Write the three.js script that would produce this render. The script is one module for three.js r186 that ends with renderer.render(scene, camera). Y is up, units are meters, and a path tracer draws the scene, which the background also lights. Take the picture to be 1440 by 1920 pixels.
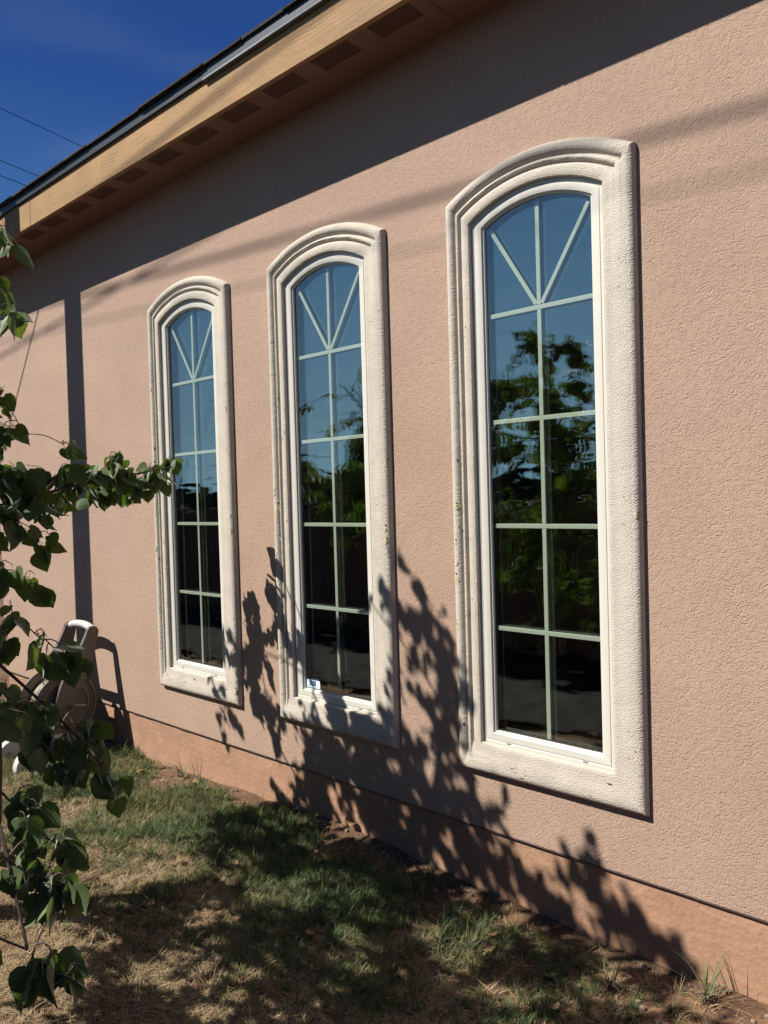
import * as THREE from 'three';
import { mergeGeometries, mergeVertices, toCreasedNormals } from 'three/addons/utils/BufferGeometryUtils.js';
import { RoundedBoxGeometry } from 'three/addons/geometries/RoundedBoxGeometry.js';

// ------------------------------------------------------------------ camera, sky, sun, exposure
const scene = new THREE.Scene();
const camera = new THREE.PerspectiveCamera(68.1, 3 / 4, 0.05, 4000);
camera.position.set(0, 1.6, 2.6);
camera.quaternion.setFromRotationMatrix(new THREE.Matrix4().makeBasis(
  new THREE.Vector3(0.74078, -0.02841, -0.67114), new THREE.Vector3(0.00615, 0.99935, -0.03551), new THREE.Vector3(0.67172, 0.02218, 0.74048)));

const SUN = new THREE.Vector3(-0.72, 1.31, 1).normalize();
const EXPOSURE = 1.7;
{
  const W = 512, H = 256, d = new Float32Array(W * H * 4), v = new THREE.Vector3();
  // [elevation in degrees, r, g, b] of clear air
  const air = [[0, 0.10, 0.15, 0.21], [4, 0.085, 0.135, 0.21], [10, 0.060, 0.115, 0.22], [18, 0.029, 0.085, 0.225], [28, 0.009, 0.038, 0.155], [45, 0.006, 0.026, 0.110], [90, 0.005, 0.019, 0.085]];
  const wob = (a, b) => Math.sin(a * 3.1 + Math.sin(b * 5.3) * 1.7) * 0.5 + Math.sin(a * 7.7 + b * 4.1) * 0.3 + Math.sin(b * 13 - a * 5) * 0.2;
  for (let j = 0; j < H; j++) for (let i = 0; i < W; i++) {
    const el = ((j + 0.5) / H - 0.5) * Math.PI, az = ((i + 0.5) / W - 0.5) * 2 * Math.PI, o = (j * W + i) * 4;
    v.set(Math.cos(el) * Math.cos(az), Math.sin(el), Math.cos(el) * Math.sin(az));
    const e = Math.max(0, el * 180 / Math.PI);
    let k = 0; while (k < air.length - 2 && air[k + 1][0] < e) k++;
    const t = Math.min(1, (e - air[k][0]) / (air[k + 1][0] - air[k][0]));
    const ang = Math.acos(Math.min(1, Math.max(-1, v.dot(SUN)))) * 180 / Math.PI;
    const glow = 0.5 * Math.exp(-ang / 12) + 0.10 * Math.exp(-ang / 34);
    const wisp = Math.max(0, wob(az * 2 + el * 3, el * 9 - az) - 0.2) * 0.05 * Math.max(0, 1 - Math.abs(e - 24) / 16);
    const tint = [0.62, 0.95, 1.22], facing = Math.max(0, (v.x * SUN.x + v.z * SUN.z) / Math.hypot(v.x, v.z) / Math.hypot(SUN.x, SUN.z)), low = Math.exp(-e / 19) * facing ** 4;
    for (let c = 0; c < 3; c++) d[o + c] = air[k][c + 1] * (1 - t) + air[k + 1][c + 1] * t + glow * tint[c] * 0.40 + low * [0.135, 0.27, 0.345][c] + wisp * [0.6, 0.7, 0.8][c];
    d[o + 3] = 1;
  }
  const sky = new THREE.DataTexture(d, W, H, THREE.RGBAFormat, THREE.FloatType);
  sky.mapping = THREE.EquirectangularReflectionMapping; sky.magFilter = THREE.LinearFilter; sky.needsUpdate = true;
  scene.background = sky; scene.environment = sky;
}
const sun = new THREE.DirectionalLight(new THREE.Color().setRGB(1, 0.955, 0.875), 5);
sun.position.copy(SUN).multiplyScalar(30).add(new THREE.Vector3(-3, 0, 0)); sun.target.position.set(-3, 0, 0);
sun.castShadow = true; sun.shadow.mapSize.set(4096, 4096); sun.shadow.radius = 1;
Object.assign(sun.shadow.camera, { left: -14, right: 14, top: 14, bottom: -14, near: 0.5, far: 80 });
scene.add(sun, sun.target);
const renderer = new THREE.WebGLRenderer({ antialias: true });
renderer.toneMapping = THREE.LinearToneMapping; renderer.toneMappingExposure = EXPOSURE; renderer.shadowMap.enabled = true;

// ------------------------------------------------------------------ helpers
const V = (x, y, z) => new THREE.Vector3(x, y, z);
function rng(seed) { let s = seed | 0; return () => { s = (s + 0x6d2b79f5) | 0; let t = Math.imul(s ^ (s >>> 15), 1 | s); t = (t + Math.imul(t ^ (t >>> 7), 61 | t)) ^ t; return ((t ^ (t >>> 14)) >>> 0) / 4294967296; }; }
const hash = (x, y, s) => { let h = Math.imul(x, 374761393) ^ Math.imul(y, 668265263) ^ Math.imul(s, 974711); h = Math.imul(h ^ (h >>> 13), 1274126177); return ((h ^ (h >>> 16)) >>> 0) / 4294967296; };
// gradient noise that repeats every p cells, about -1..1
const GX = new Float32Array(256), GY = new Float32Array(256);
for (let i = 0; i < 256; i++) { GX[i] = Math.cos(i / 256 * 6.28318); GY[i] = Math.sin(i / 256 * 6.28318); }
function noise(x, y, p, s) {
  const xi = Math.floor(x), yi = Math.floor(y), fx = x - xi, fy = y - yi;
  const u = fx * fx * fx * (fx * (fx * 6 - 15) + 10), w = fy * fy * fy * (fy * (fy * 6 - 15) + 10);
  const x0 = ((xi % p) + p) % p, y0 = ((yi % p) + p) % p, x1 = (x0 + 1) % p, y1 = (y0 + 1) % p;
  const a = (hash(x0, y0, s) * 256) | 0, b = (hash(x1, y0, s) * 256) | 0, c = (hash(x0, y1, s) * 256) | 0, d = (hash(x1, y1, s) * 256) | 0;
  const n0 = GX[a] * fx + GY[a] * fy, n1 = GX[b] * (fx - 1) + GY[b] * fy, n2 = GX[c] * fx + GY[c] * (fy - 1), n3 = GX[d] * (fx - 1) + GY[d] * (fy - 1);
  return 1.5 * (n0 + (n1 - n0) * u + (n2 - n0 + (n0 - n1 + n3 - n2) * u) * w);
}
const free = (x, y, s) => noise(x, y, 4096, s);
const sstep = (a, b, x) => { const t = Math.min(1, Math.max(0, (x - a) / (b - a))); return t * t * (3 - 2 * t); };
// a texture of N x N pixels that repeats every `metres`; f(u, v) gives a grey value or [r, g, b] in 0..1 (sRGB when colour)
function texture(N, metres, f, colour, M = N, metresV = metres) {
  const d = new Uint8Array(N * M * 4);
  for (let j = 0; j < M; j++) for (let i = 0; i < N; i++) {
    const r = f(i / N, j / M), o = (j * N + i) * 4;
    if (r.length) { d[o] = r[0] * 255; d[o + 1] = r[1] * 255; d[o + 2] = r[2] * 255; } else d[o] = d[o + 1] = d[o + 2] = Math.min(255, Math.max(0, r * 255));
    d[o + 3] = 255;
  }
  const t = new THREE.DataTexture(d, N, M); t.wrapS = t.wrapT = THREE.RepeatWrapping; t.magFilter = THREE.LinearFilter; t.repeat.set(1 / metres, 1 / metresV);
  if (colour) t.colorSpace = THREE.SRGBColorSpace; t.needsUpdate = true; return t;
}
const rgb = (r, g, b) => new THREE.Color().setRGB(r, g, b);
const mat = (c, o = {}) => new THREE.MeshStandardMaterial({ color: c, roughness: 0.85, ...o });
const used = new Map();
function numbered(n) { const k = used.get(n) || 0; used.set(n, k + 1); return k ? n + '_' + String(k).padStart(3, '0') : n; }
function mesh(name, geo, m, parent) { const o = new THREE.Mesh(geo, m); o.name = name; o.castShadow = o.receiveShadow = true; if (parent) parent.add(o); return o; }
function tag(o, label, category, group, kind) { o.userData.label = label; o.userData.category = category; if (group) o.userData.group = group; if (kind) o.userData.kind = kind; return o; }
function thing(name, label, category, group) { const g = new THREE.Group(); g.name = numbered(name); scene.add(g); return tag(g, label, category, group); }
const box = (w, h, d, x, y, z) => new THREE.BoxGeometry(w, h, d).translate(x, y, z);
const span = (x0, x1, y0, y1, z0, z1) => box(x1 - x0, y1 - y0, z1 - z0, (x0 + x1) / 2, (y0 + y1) / 2, (z0 + z1) / 2);
const round = (x0, x1, y0, y1, z0, z1, r) => new RoundedBoxGeometry(x1 - x0, y1 - y0, z1 - z0, 2, r).translate((x0 + x1) / 2, (y0 + y1) / 2, (z0 + z1) / 2);
const merge = (l) => mergeGeometries(l.map((g) => (g.index ? g.toNonIndexed() : g)).map((g) => { for (const k of Object.keys(g.attributes)) if (!['position', 'normal', 'uv'].includes(k)) g.deleteAttribute(k); return g; }));
// box whose uv are in metres on every face
function boxUV(g) {
  const p = g.attributes.position, n = g.attributes.normal, uv = g.attributes.uv;
  for (let i = 0; i < p.count; i++) {
    const ax = Math.abs(n.getX(i)), ay = Math.abs(n.getY(i)), az = Math.abs(n.getZ(i));
    if (az >= ax && az >= ay) uv.setXY(i, p.getX(i), p.getY(i)); else if (ay >= ax) uv.setXY(i, p.getX(i), p.getZ(i)); else uv.setXY(i, p.getZ(i), p.getY(i));
  }
  return g;
}
// tapered tube through points
function tube(pts, r0, r1, sides = 6, segs = 0) {
  const curve = new THREE.CatmullRomCurve3(pts), n = segs || Math.max(2, (pts.length - 1) * 4), fr = curve.computeFrenetFrames(n, false);
  const pos = [], nor = [], uv = [], idx = [];
  for (let i = 0; i <= n; i++) {
    const c = curve.getPointAt(i / n), r = r0 + (r1 - r0) * i / n;
    for (let k = 0; k <= sides; k++) {
      const a = k / sides * Math.PI * 2, q = fr.normals[i].clone().multiplyScalar(Math.cos(a)).addScaledVector(fr.binormals[i], Math.sin(a));
      pos.push(c.x + q.x * r, c.y + q.y * r, c.z + q.z * r); nor.push(q.x, q.y, q.z); uv.push(k / sides, i / n);
      if (i < n && k < sides) { const b = i * (sides + 1) + k; idx.push(b, b + 1, b + sides + 1, b + 1, b + sides + 2, b + sides + 1); }
    }
  }
  const g = new THREE.BufferGeometry();
  g.setAttribute('position', new THREE.Float32BufferAttribute(pos, 3)); g.setAttribute('normal', new THREE.Float32BufferAttribute(nor, 3)); g.setAttribute('uv', new THREE.Float32BufferAttribute(uv, 2));
  g.setIndex(idx); return g;
}

// ------------------------------------------------------------------ surface materials
const T = {};
// trowelled stucco: short curling grooves in a fine sandy coat
T.stuccoBump = texture(2048, 2.1, (u, v) => {
  const wx = noise(u * 26, v * 26, 26, 3) * 0.012, wy = noise(u * 26, v * 26, 26, 4) * 0.012;
  const a = noise((u + wx) * 176, (v + wy) * 176, 176, 1), gate = noise(u * 90, v * 90, 90, 2) + 0.35 * noise(u * 9, v * 9, 9, 9);
  const b = noise((u - wy) * 128, (v + wx) * 128, 128, 11), gate2 = noise(u * 74, v * 74, 74, 12);
  const groove = Math.max((1 - sstep(0.03, 0.17, Math.abs(a))) * sstep(-0.35, 0.05, gate), (1 - sstep(0.02, 0.13, Math.abs(b))) * sstep(0.05, 0.3, gate2));
  return 0.62 - 0.42 * groove + 0.15 * noise(u * 230, v * 230, 230, 5) + 0.09 * noise(u * 480, v * 480, 480, 6) + 0.12 * noise(u * 14, v * 14, 14, 7);
});
T.stucco = texture(1024, 3.7, (u, v) => {
  const m = 0.5 * noise(u * 5, v * 5, 5, 21) + 0.35 * noise(u * 17, v * 17, 17, 22) + 0.3 * noise(u * 160, v * 160, 160, 23) + 0.25 * noise(u * 400, v * 400, 400, 24);
  const k = 1 + 0.05 * m; return [Math.min(1, 0.722 * k), 0.608 * k, 0.528 * k * (1 + 0.01 * noise(u * 7, v * 7, 7, 25))];
}, true);
T.sandBump = texture(1024, 0.84, (u, v) => {
  const g = 0.5 + 0.36 * noise(u * 168, v * 168, 168, 31) + 0.24 * noise(u * 300, v * 300, 300, 32) + 0.16 * noise(u * 40, v * 40, 40, 33);
  return g - 0.4 * sstep(0.74, 0.9, noise(u * 60, v * 60, 60, 34));
});
T.sand = texture(1024, 0.84, (u, v) => {
  const g = noise(u * 168, v * 168, 168, 31) * 0.9 + noise(u * 300, v * 300, 300, 32) * 0.6 + noise(u * 11, v * 11, 11, 43) * 0.5, pit = sstep(0.74, 0.9, noise(u * 60, v * 60, 60, 34)), k = 1 + 0.07 * g;
  return [0.82 * k * (1 - 0.30 * pit), 0.778 * k * (1 - 0.32 * pit), 0.72 * k * (1 - 0.36 * pit)].map((q) => Math.min(1, q));
}, true);
T.footing = texture(1024, 2.1, (u, v) => {
  const brush = noise(u * 6, v * 90, 90, 51) * 0.5 + noise(u * 14, v * 190, 190, 52) * 0.4, blot = noise(u * 7, v * 7, 7, 53) * 0.6 + noise(u * 23, v * 23, 23, 54) * 0.5, dust = sstep(0.15, 0.6, noise(u * 11, v * 19, 19, 55) + 0.4 * noise(u * 60, v * 60, 60, 56));
  const k = 1 + 0.02 * brush + 0.07 * blot + 0.04 * noise(u * 150, v * 150, 150, 59); return [0.70 * k + 0.03 * dust, 0.542 * k + 0.03 * dust, 0.435 * k + 0.03 * dust];
}, true);
T.footingBump = texture(1024, 2.1, (u, v) => 0.5 + 0.10 * noise(u * 10, v * 90, 90, 51) + 0.25 * noise(u * 24, v * 24, 24, 57) + 0.2 * noise(u * 90, v * 90, 90, 60) + 0.12 * noise(u * 260, v * 260, 260, 58));
// sawn, embossed fascia board: long wavy grain
T.grainBump = texture(1024, 2.4, (u, v) => {
  const w = noise(u * 5, v * 2, 5, 61) * 0.16 + noise(u * 16, v * 5, 16, 62) * 0.035, f = (v + w) * 34;
  return 0.5 + 0.28 * Math.sin(f * 2.1 + 3 * noise(u * 9, v * 3, 9, 63)) * (0.5 + 0.5 * noise(u * 7, v * 6, 7, 64)) + 0.16 * noise(u * 60, v * 90, 60 * 90, 65) + 0.1 * noise(u * 300, v * 60, 300, 66);
}, false, 512, 0.3);
T.grain = texture(512, 2.4, (u, v) => { const k = 1 + 0.07 * noise(u * 12, v * 4, 12, 67) + 0.05 * noise(u * 90, v * 20, 90, 68) + 0.05 * noise(u * 3, v * 2, 3, 69); return [0.665 * k, 0.515 * k, 0.335 * k]; }, true, 256, 0.3);
// bare ground: reddish soil under short dead stems
{
  const S = 2048, c = document.createElement('canvas'), b = document.createElement('canvas'); c.width = c.height = b.width = b.height = S;
  const g = c.getContext('2d'), h = b.getContext('2d'), r = rng(77);
  g.fillStyle = 'rgb(98,70,52)'; g.fillRect(0, 0, S, S); h.fillStyle = 'rgb(90,90,90)'; h.fillRect(0, 0, S, S);
  const wrap = (x, y, m, f) => { for (const dx of [0, x < m ? S : x > S - m ? -S : 0]) for (const dy of [0, y < m ? S : y > S - m ? -S : 0]) { f(x + dx, y + dy); if (!dx && !dy) continue; } };
  for (let i = 0; i < 5200; i++) {
    const x = r() * S, y = r() * S, q = 3 + r() * r() * 34, t = r(), col = `rgba(${82 + t * 54 | 0},${58 + t * 44 | 0},${42 + t * 32 | 0},0.35)`;
    wrap(x, y, 40, (X, Y) => { g.fillStyle = col; g.beginPath(); g.ellipse(X, Y, q, q * (0.5 + r() * 0.5), r() * 3, 0, 7); g.fill(); });
  }
  for (let i = 0; i < 9000; i++) { const x = r() * S, y = r() * S, q = 0.8 + r() * r() * 4, t = r(); g.fillStyle = `rgb(${80 + t * 90 | 0},${56 + t * 66 | 0},${40 + t * 52 | 0})`; h.fillStyle = `rgb(${120 + t * 80 | 0},0,0)`; for (const k of [g, h]) { k.beginPath(); k.arc(x, y, q, 0, 7); k.fill(); } }
  for (let i = 0; i < 26000; i++) {
    const x = r() * S, y = r() * S, a = r() * 6.28, l = 8 + r() * 38, t = r(), w = 0.7 + r() * 1.5, bend = (r() - 0.5) * 14;
    if (free(x / 190, y / 190, 5) + 0.25 * (r() - 0.5) < -0.18) continue;
    const col = `rgb(${108 + t * 76 | 0},${86 + t * 68 | 0},${58 + t * 52 | 0})`;
    wrap(x, y, 60, (X, Y) => { for (const [k, s] of [[g, col], [h, `rgb(${150 + t * 100 | 0},0,0)`]]) { k.strokeStyle = s; k.lineWidth = w; k.beginPath(); k.moveTo(X, Y); k.quadraticCurveTo(X + Math.cos(a) * l / 2 - Math.sin(a) * bend, Y + Math.sin(a) * l / 2 + Math.cos(a) * bend, X + Math.cos(a) * l, Y + Math.sin(a) * l); k.stroke(); } });
  }
  T.soil = new THREE.CanvasTexture(c); T.soil.colorSpace = THREE.SRGBColorSpace; T.soilBump = new THREE.CanvasTexture(b);
  for (const t of [T.soil, T.soilBump]) { t.wrapS = t.wrapT = THREE.RepeatWrapping; t.repeat.set(1 / 2.6, 1 / 2.6); }
}
{
  // leaf blade: pale midrib and side veins, small blotches
  const c = document.createElement('canvas'), S = 128; c.width = c.height = S; const g = c.getContext('2d'), r = rng(12);
  g.fillStyle = 'rgb(226,226,226)'; g.fillRect(0, 0, S, S);
  for (let i = 0; i < 160; i++) { const k = 196 + r() * 56 | 0; g.fillStyle = `rgba(${k},${k},${k - 14},0.35)`; g.beginPath(); g.arc(r() * S, r() * S, 2 + r() * 7, 0, 7); g.fill(); }
  g.strokeStyle = 'rgb(255,255,240)'; g.lineWidth = 1.8; g.beginPath(); g.moveTo(64, 0); g.lineTo(64, 128); g.stroke(); g.lineWidth = 0.9;
  for (const sx of [-1, 1]) for (let k = 0; k < 6; k++) { g.beginPath(); g.moveTo(64, 4 + k * 17); g.quadraticCurveTo(64 + sx * 30, 10 + k * 17, 64 + sx * 60, 30 + k * 19); g.stroke(); }
  T.leaf = new THREE.CanvasTexture(c); T.leaf.colorSpace = THREE.SRGBColorSpace; T.leaf.wrapS = T.leaf.wrapT = THREE.RepeatWrapping;
}
// old float glass: slight waves, mostly lying across the pane
T.glassBump = texture(512, 0.9, (u, v) => 0.5 + 0.30 * noise(u * 5, v * 9, 45, 95) + 0.12 * noise(u * 9, v * 26, 234, 96));
T.barkBump = texture(256, 1, (u, v) => 0.5 + 0.4 * noise(u * 14, v * 5, 70, 81) + 0.2 * noise(u * 40, v * 20, 40, 82));
T.woodBump = texture(256, 1, (u, v) => 0.5 + 0.4 * noise(u * 40, v * 2, 40, 83) + 0.2 * noise(u * 120, v * 8, 120, 84));

const M = {
  stucco: mat(rgb(0.74, 0.74, 0.74), { map: T.stucco, bumpMap: T.stuccoBump, bumpScale: 0.0030, roughness: 0.95 }),
  surround: mat(rgb(0.74, 0.74, 0.74), { map: T.sand, bumpMap: T.sandBump, bumpScale: 0.0027, roughness: 0.95 }),
  footing: mat(rgb(0.74, 0.74, 0.74), { map: T.footing, bumpMap: T.footingBump, bumpScale: 0.0035, roughness: 0.95 }),
  fascia: mat(rgb(0.74, 0.74, 0.74), { map: T.grain, bumpMap: T.grainBump, bumpScale: 0.0013, roughness: 0.8 }),
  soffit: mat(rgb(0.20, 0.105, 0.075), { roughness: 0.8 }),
  deck: mat(rgb(0.30, 0.22, 0.14), { roughness: 0.9 }),
  drip: mat(rgb(0.033, 0.038, 0.049), { roughness: 0.45, metalness: 0.3 }),
  dripSunlit: mat(rgb(0.148, 0.167, 0.185), { roughness: 0.5, metalness: 0.2 }),  // drip edge metal, paled to hold the sunlight on the hem
  shingle: [0.022, 0.028, 0.036].map((k) => mat(rgb(k, k * 0.97, k * 1.02), { roughness: 0.95, bumpMap: T.sandBump, bumpScale: 0.002 })),
  vinyl: mat(rgb(0.548, 0.525, 0.466), { roughness: 0.42 }),
  muntin: mat(rgb(0.414, 0.422, 0.363), { roughness: 0.5 }),
  spacer: mat(rgb(0.022, 0.03, 0.037), { roughness: 0.4, metalness: 0.4 }),
  glassOuter: new THREE.MeshPhysicalMaterial({ color: rgb(0.86, 0.93, 0.87), transmission: 1, thickness: 0, roughness: 0, ior: 2.5, bumpMap: T.glassBump, bumpScale: 0.0009 }),
  glassInner: new THREE.MeshPhysicalMaterial({ color: rgb(0.20, 0.235, 0.245), transmission: 1, thickness: 0, roughness: 0, ior: 3.1, bumpMap: T.glassBump, bumpScale: 0.0014 }),
  roomWall: mat(rgb(0.42, 0.39, 0.34), { roughness: 0.95 }),
  roomFloor: mat(rgb(0.12, 0.08, 0.05), { roughness: 0.6 }),
  foam: mat(rgb(0.50, 0.45, 0.30), { roughness: 0.95, bumpMap: T.sandBump, bumpScale: 0.004 }),
  crack: mat(rgb(0.24, 0.20, 0.155), { roughness: 1 }),
  pit: mat(rgb(0.126, 0.089, 0.059), { roughness: 1 }),
  soil: mat(rgb(0.74, 0.74, 0.74), { map: T.soil, bumpMap: T.soilBump, bumpScale: 0.006, roughness: 1 }),
  bark: mat(rgb(0.063, 0.041, 0.033), { roughness: 0.9, bumpMap: T.barkBump, bumpScale: 0.006 }),
  twig: mat(rgb(0.063, 0.044, 0.037), { roughness: 0.7 }),
  leaf: [[0.085, 0.150, 0.012], [0.060, 0.120, 0.012], [0.115, 0.165, 0.012], [0.075, 0.140, 0.016]].map((c) => new THREE.MeshPhysicalMaterial({ color: rgb(c[0] * 1.05, c[1] * 1.05, c[2]), map: T.leaf, roughness: 0.96, transmission: 0.55, thickness: 0, clearcoat: 0.3, clearcoatRoughness: 0.4 })),
  shrub: mat(rgb(0.030, 0.042, 0.022), { roughness: 0.9 }),
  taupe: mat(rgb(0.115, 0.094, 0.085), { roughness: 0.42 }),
  rim: mat(rgb(0.26, 0.225, 0.205), { roughness: 0.4 }),
  taupeDark: mat(rgb(0.095, 0.075, 0.067), { roughness: 0.5 }),
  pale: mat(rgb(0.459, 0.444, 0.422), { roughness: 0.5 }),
  hose: mat(rgb(0.296, 0.244, 0.148), { roughness: 0.5 }),
  pole: mat(rgb(0.096, 0.067, 0.044), { roughness: 0.95, bumpMap: T.woodBump, bumpScale: 0.004 }),
  steel: mat(rgb(0.333, 0.34, 0.348), { roughness: 0.4, metalness: 0.8 }),
  cable: mat(rgb(0.015, 0.015, 0.016), { roughness: 0.6 }),
  aluminium: mat(rgb(0.407, 0.414, 0.429), { roughness: 0.5, metalness: 0.3 }),
  ceramic: mat(rgb(0.259, 0.244, 0.222), { roughness: 0.25 }),
  board: [0.85, 1, 1.15].map((k) => mat(rgb(0.10 * k, 0.07 * k, 0.05 * k), { roughness: 0.95, bumpMap: T.woodBump, bumpScale: 0.003 })),
};

// ------------------------------------------------------------------ ground
const lawn = (x, z) => -0.1 + 0.022 * free(x * 1.3 + 50, z * 1.3 + 50, 101) + 0.012 * free(x * 4.1 + 50, z * 4.1 + 50, 102) + 0.05 * sstep(0.35, 0.0, z) * sstep(-1.5, -2.6, x) * sstep(-4.4, -3.2, x);
{
  const line = (near0, near1, step, far) => { const l = []; for (let v = near0; v <= near1 + 1e-6; v += step) l.push(v); let s = step, a = near0, b = near1; while (b < far) { s *= 1.35; b += s; a -= s; l.push(b); l.unshift(a); } return l; };
  const xs = line(-8, 2, 0.045, 1500), zs = line(-0.4, 3.4, 0.045, 1500), pos = [], uv = [], idx = [];
  for (const z of zs) for (const x of xs) {
    const near = sstep(30, 12, Math.hypot(x + 3, z - 2));
    pos.push(x, near > 0 ? -0.1 + (lawn(x, z) + 0.1 + 0.006 * free(x * 14 + 90, z * 14 + 90, 103)) * near : -0.1, z); uv.push(x, z);
  }
  for (let j = 0; j < zs.length - 1; j++) for (let i = 0; i < xs.length - 1; i++) { const a = j * xs.length + i; idx.push(a, a + xs.length, a + 1, a + 1, a + xs.length, a + xs.length + 1); }
  const g = new THREE.BufferGeometry(); g.setAttribute('position', new THREE.Float32BufferAttribute(pos, 3)); g.setAttribute('uv', new THREE.Float32BufferAttribute(uv, 2)); g.setIndex(idx); g.computeVertexNormals();
  const o = mesh('ground', g, M.soil, scene); tag(o, 'reddish bare soil of the yard strewn with dead stems', 'ground', null, 'structure');
}

{
  T.asphalt = texture(512, 1.3, (u, v) => { const k = 0.8 + 0.5 * noise(u * 200, v * 200, 200, 91) + 0.3 * noise(u * 9, v * 9, 9, 92); return [0.215 * k, 0.21 * k, 0.205 * k]; }, true);
  M.asphalt = new THREE.MeshPhysicalMaterial({ color: rgb(0.74, 0.74, 0.74), map: T.asphalt, roughness: 1, specularIntensity: 0.25 });
  const sheet = (x0, x1, z0, z1, y) => { const g = new THREE.PlaneGeometry(x1 - x0, z1 - z0, 60, 6).rotateX(-Math.PI / 2).translate((x0 + x1) / 2, y, (z0 + z1) / 2); const p = g.attributes.position, uv = g.attributes.uv; for (let i = 0; i < p.count; i++) uv.setXY(i, p.getX(i), p.getZ(i)); return g; };
  tag(mesh('path', sheet(-24, 14, 2.0, 4.1, -0.045), M.asphalt, scene), 'added dark asphalt strip by the fence that cuts light bounced onto the wall', 'path', null, 'structure');  // unseen strip, added dark so the yard bounces less light
  tag(mesh('added_road', sheet(-400, 400, 5.6, 24, -0.08), M.asphalt, scene), 'added dark asphalt beyond the fence that cuts bounced light', 'added_road', null, 'structure');  // unseen sheet, added so ground past the fence bounces less light
}

// ------------------------------------------------------------------ house
const house = thing('stucco_house', 'tan stucco house wall with three tall arched windows and wide eaves', 'house');
const WX = [-1.532, -2.712, -3.888];                 // window centres
const EAVE = 3.53, X0 = -6.8, X1 = 3.2, ZB = -9;
// outline of an arched opening as a loop of points: bottom left, up, over the arch, down, back along the bottom
function archLoop(hw, yb, ys, rise, nSide = 6, nArch = 22, nBot = 6, lift = 0.05) {
  const R = (hw * hw + rise * rise) / (2 * rise), cy = ys + rise - R, a0 = Math.asin(hw / R), p = [];
  p.push([-hw, yb], [-hw, yb + lift]);
  for (let i = 1; i < nSide; i++) p.push([-hw, yb + lift + (ys - yb - lift) * i / nSide]);
  for (let i = 0; i <= nArch; i++) { const a = -a0 + 2 * a0 * i / nArch; p.push([R * Math.sin(a), cy + R * Math.cos(a)]); }
  p.push([hw, ys - 0.022]);
  for (let i = nSide - 1; i >= 1; i--) p.push([hw, yb + lift + (ys - yb - lift) * i / nSide]);
  p.push([hw, yb + lift], [hw, yb]);
  for (let i = nBot - 1; i >= 1; i--) p.push([-hw + 2 * hw * i / nBot, yb]);
  return p;
}
function loopShape(cls, p, cx) { const s = new cls(); p.forEach(([x, y], i) => (i ? s.lineTo(cx + x, y) : s.moveTo(cx + x, y))); s.closePath(); return s; }
// sweep rings of [loop, z values] into a band around an opening
function band(rings, cx, crease, wobble = 0) {
  const n = rings[0][0].length, pos = [], uv = [], idx = [];
  rings.forEach(([loop, zf], k) => {
    for (let i = 0; i <= n; i++) {
      const [x, y] = loop[i % n];
      const w = wobble * (free((cx + x) * 9 + 70, y * 9 + 70, 111) + 0.5 * free((cx + x) * 31 + 70, y * 31 + 70, 112));
      pos.push(cx + x, y, zf(i % n) + (k > 0 && k < rings.length - 1 ? w : 0)); uv.push(cx + x + zf(i % n), y + 0.6 * zf(i % n));
      if (k < rings.length - 1 && i < n) { const a = k * (n + 1) + i; idx.push(a, a + n + 1, a + 1, a + 1, a + n + 1, a + n + 2); }
    }
  });
  let g = new THREE.BufferGeometry(); g.setAttribute('position', new THREE.Float32BufferAttribute(pos, 3)); g.setAttribute('uv', new THREE.Float32BufferAttribute(uv, 2)); g.setIndex(idx);
  return toCreasedNormals(g, crease);
}
const lerp = (a, b, t) => a + (b - a) * t;
{
  // outer wall in view, with the three openings cut through it
  const s = new THREE.Shape(); s.moveTo(X0, 0.187); s.lineTo(X1, 0.187); s.lineTo(X1, EAVE + 0.02); s.lineTo(X0, EAVE + 0.02); s.closePath();
  for (const cx of WX) s.holes.push(loopShape(THREE.Path, archLoop(0.297, 0.557, 2.704, 0.088).slice().reverse(), cx));
  const w = mesh('wall', new THREE.ExtrudeGeometry(s, { depth: 0.2, bevelEnabled: false }).translate(0, 0, -0.2), M.stucco, house);
  w.userData.label = 'tan stucco wall with curling trowel marks';
  mesh('wall', boxUV(span(X0, X0 + 0.2, 0.187, EAVE + 0.02, ZB, -0.2005)), M.stucco, house); mesh('wall', boxUV(span(X1 - 0.2, X1, 0.187, EAVE + 0.02, ZB, -0.2005)), M.stucco, house);
  mesh('wall', boxUV(span(X0, X1, 0.187, EAVE + 0.02, ZB - 0.2, ZB - 0.0005)), M.stucco, house);
  // metal stop bead: a thin uneven lip along the lower edge of the stucco
  const lip = []; for (let x = X0; x < X1; x += 0.11) lip.push(span(x, x + 0.1095, 0.1805 + 0.0025 * free(x * 5 + 40, 3, 121), 0.1865, -0.0145, -0.0015 + 0.0012 * free(x * 9 + 40, 5, 122)));
  mesh('weep_screed', merge(lip), mat(rgb(0.089, 0.063, 0.052), { roughness: 0.8 }), house);
  mesh('foundation', boxUV(span(X0 + 0.014, X1 - 0.014, -0.6, 0.1795, ZB - 0.18, -0.014)), M.footing, house).userData.label = 'reddish painted concrete footing band below the stucco';
  // rooms behind the windows
  mesh('room_floor', span(X0 + 0.2, X1 - 0.2, 0.18, 0.24, -5, -0.2005), M.roomFloor, house); mesh('room_ceiling', span(X0 + 0.2, X1 - 0.2, 3.0, 3.06, -5, -0.2005), M.roomWall, house);
  mesh('room_wall', span(X0 + 0.2, X1 - 0.2, 0.24, 3.0, -5.1, -5), M.roomWall, house);
  for (const cx of [-6.4, 3.0]) mesh('room_wall', span(cx - 0.03, cx + 0.03, 0.24, 3.0, -5, -0.2005), M.roomWall, house);
}
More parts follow.
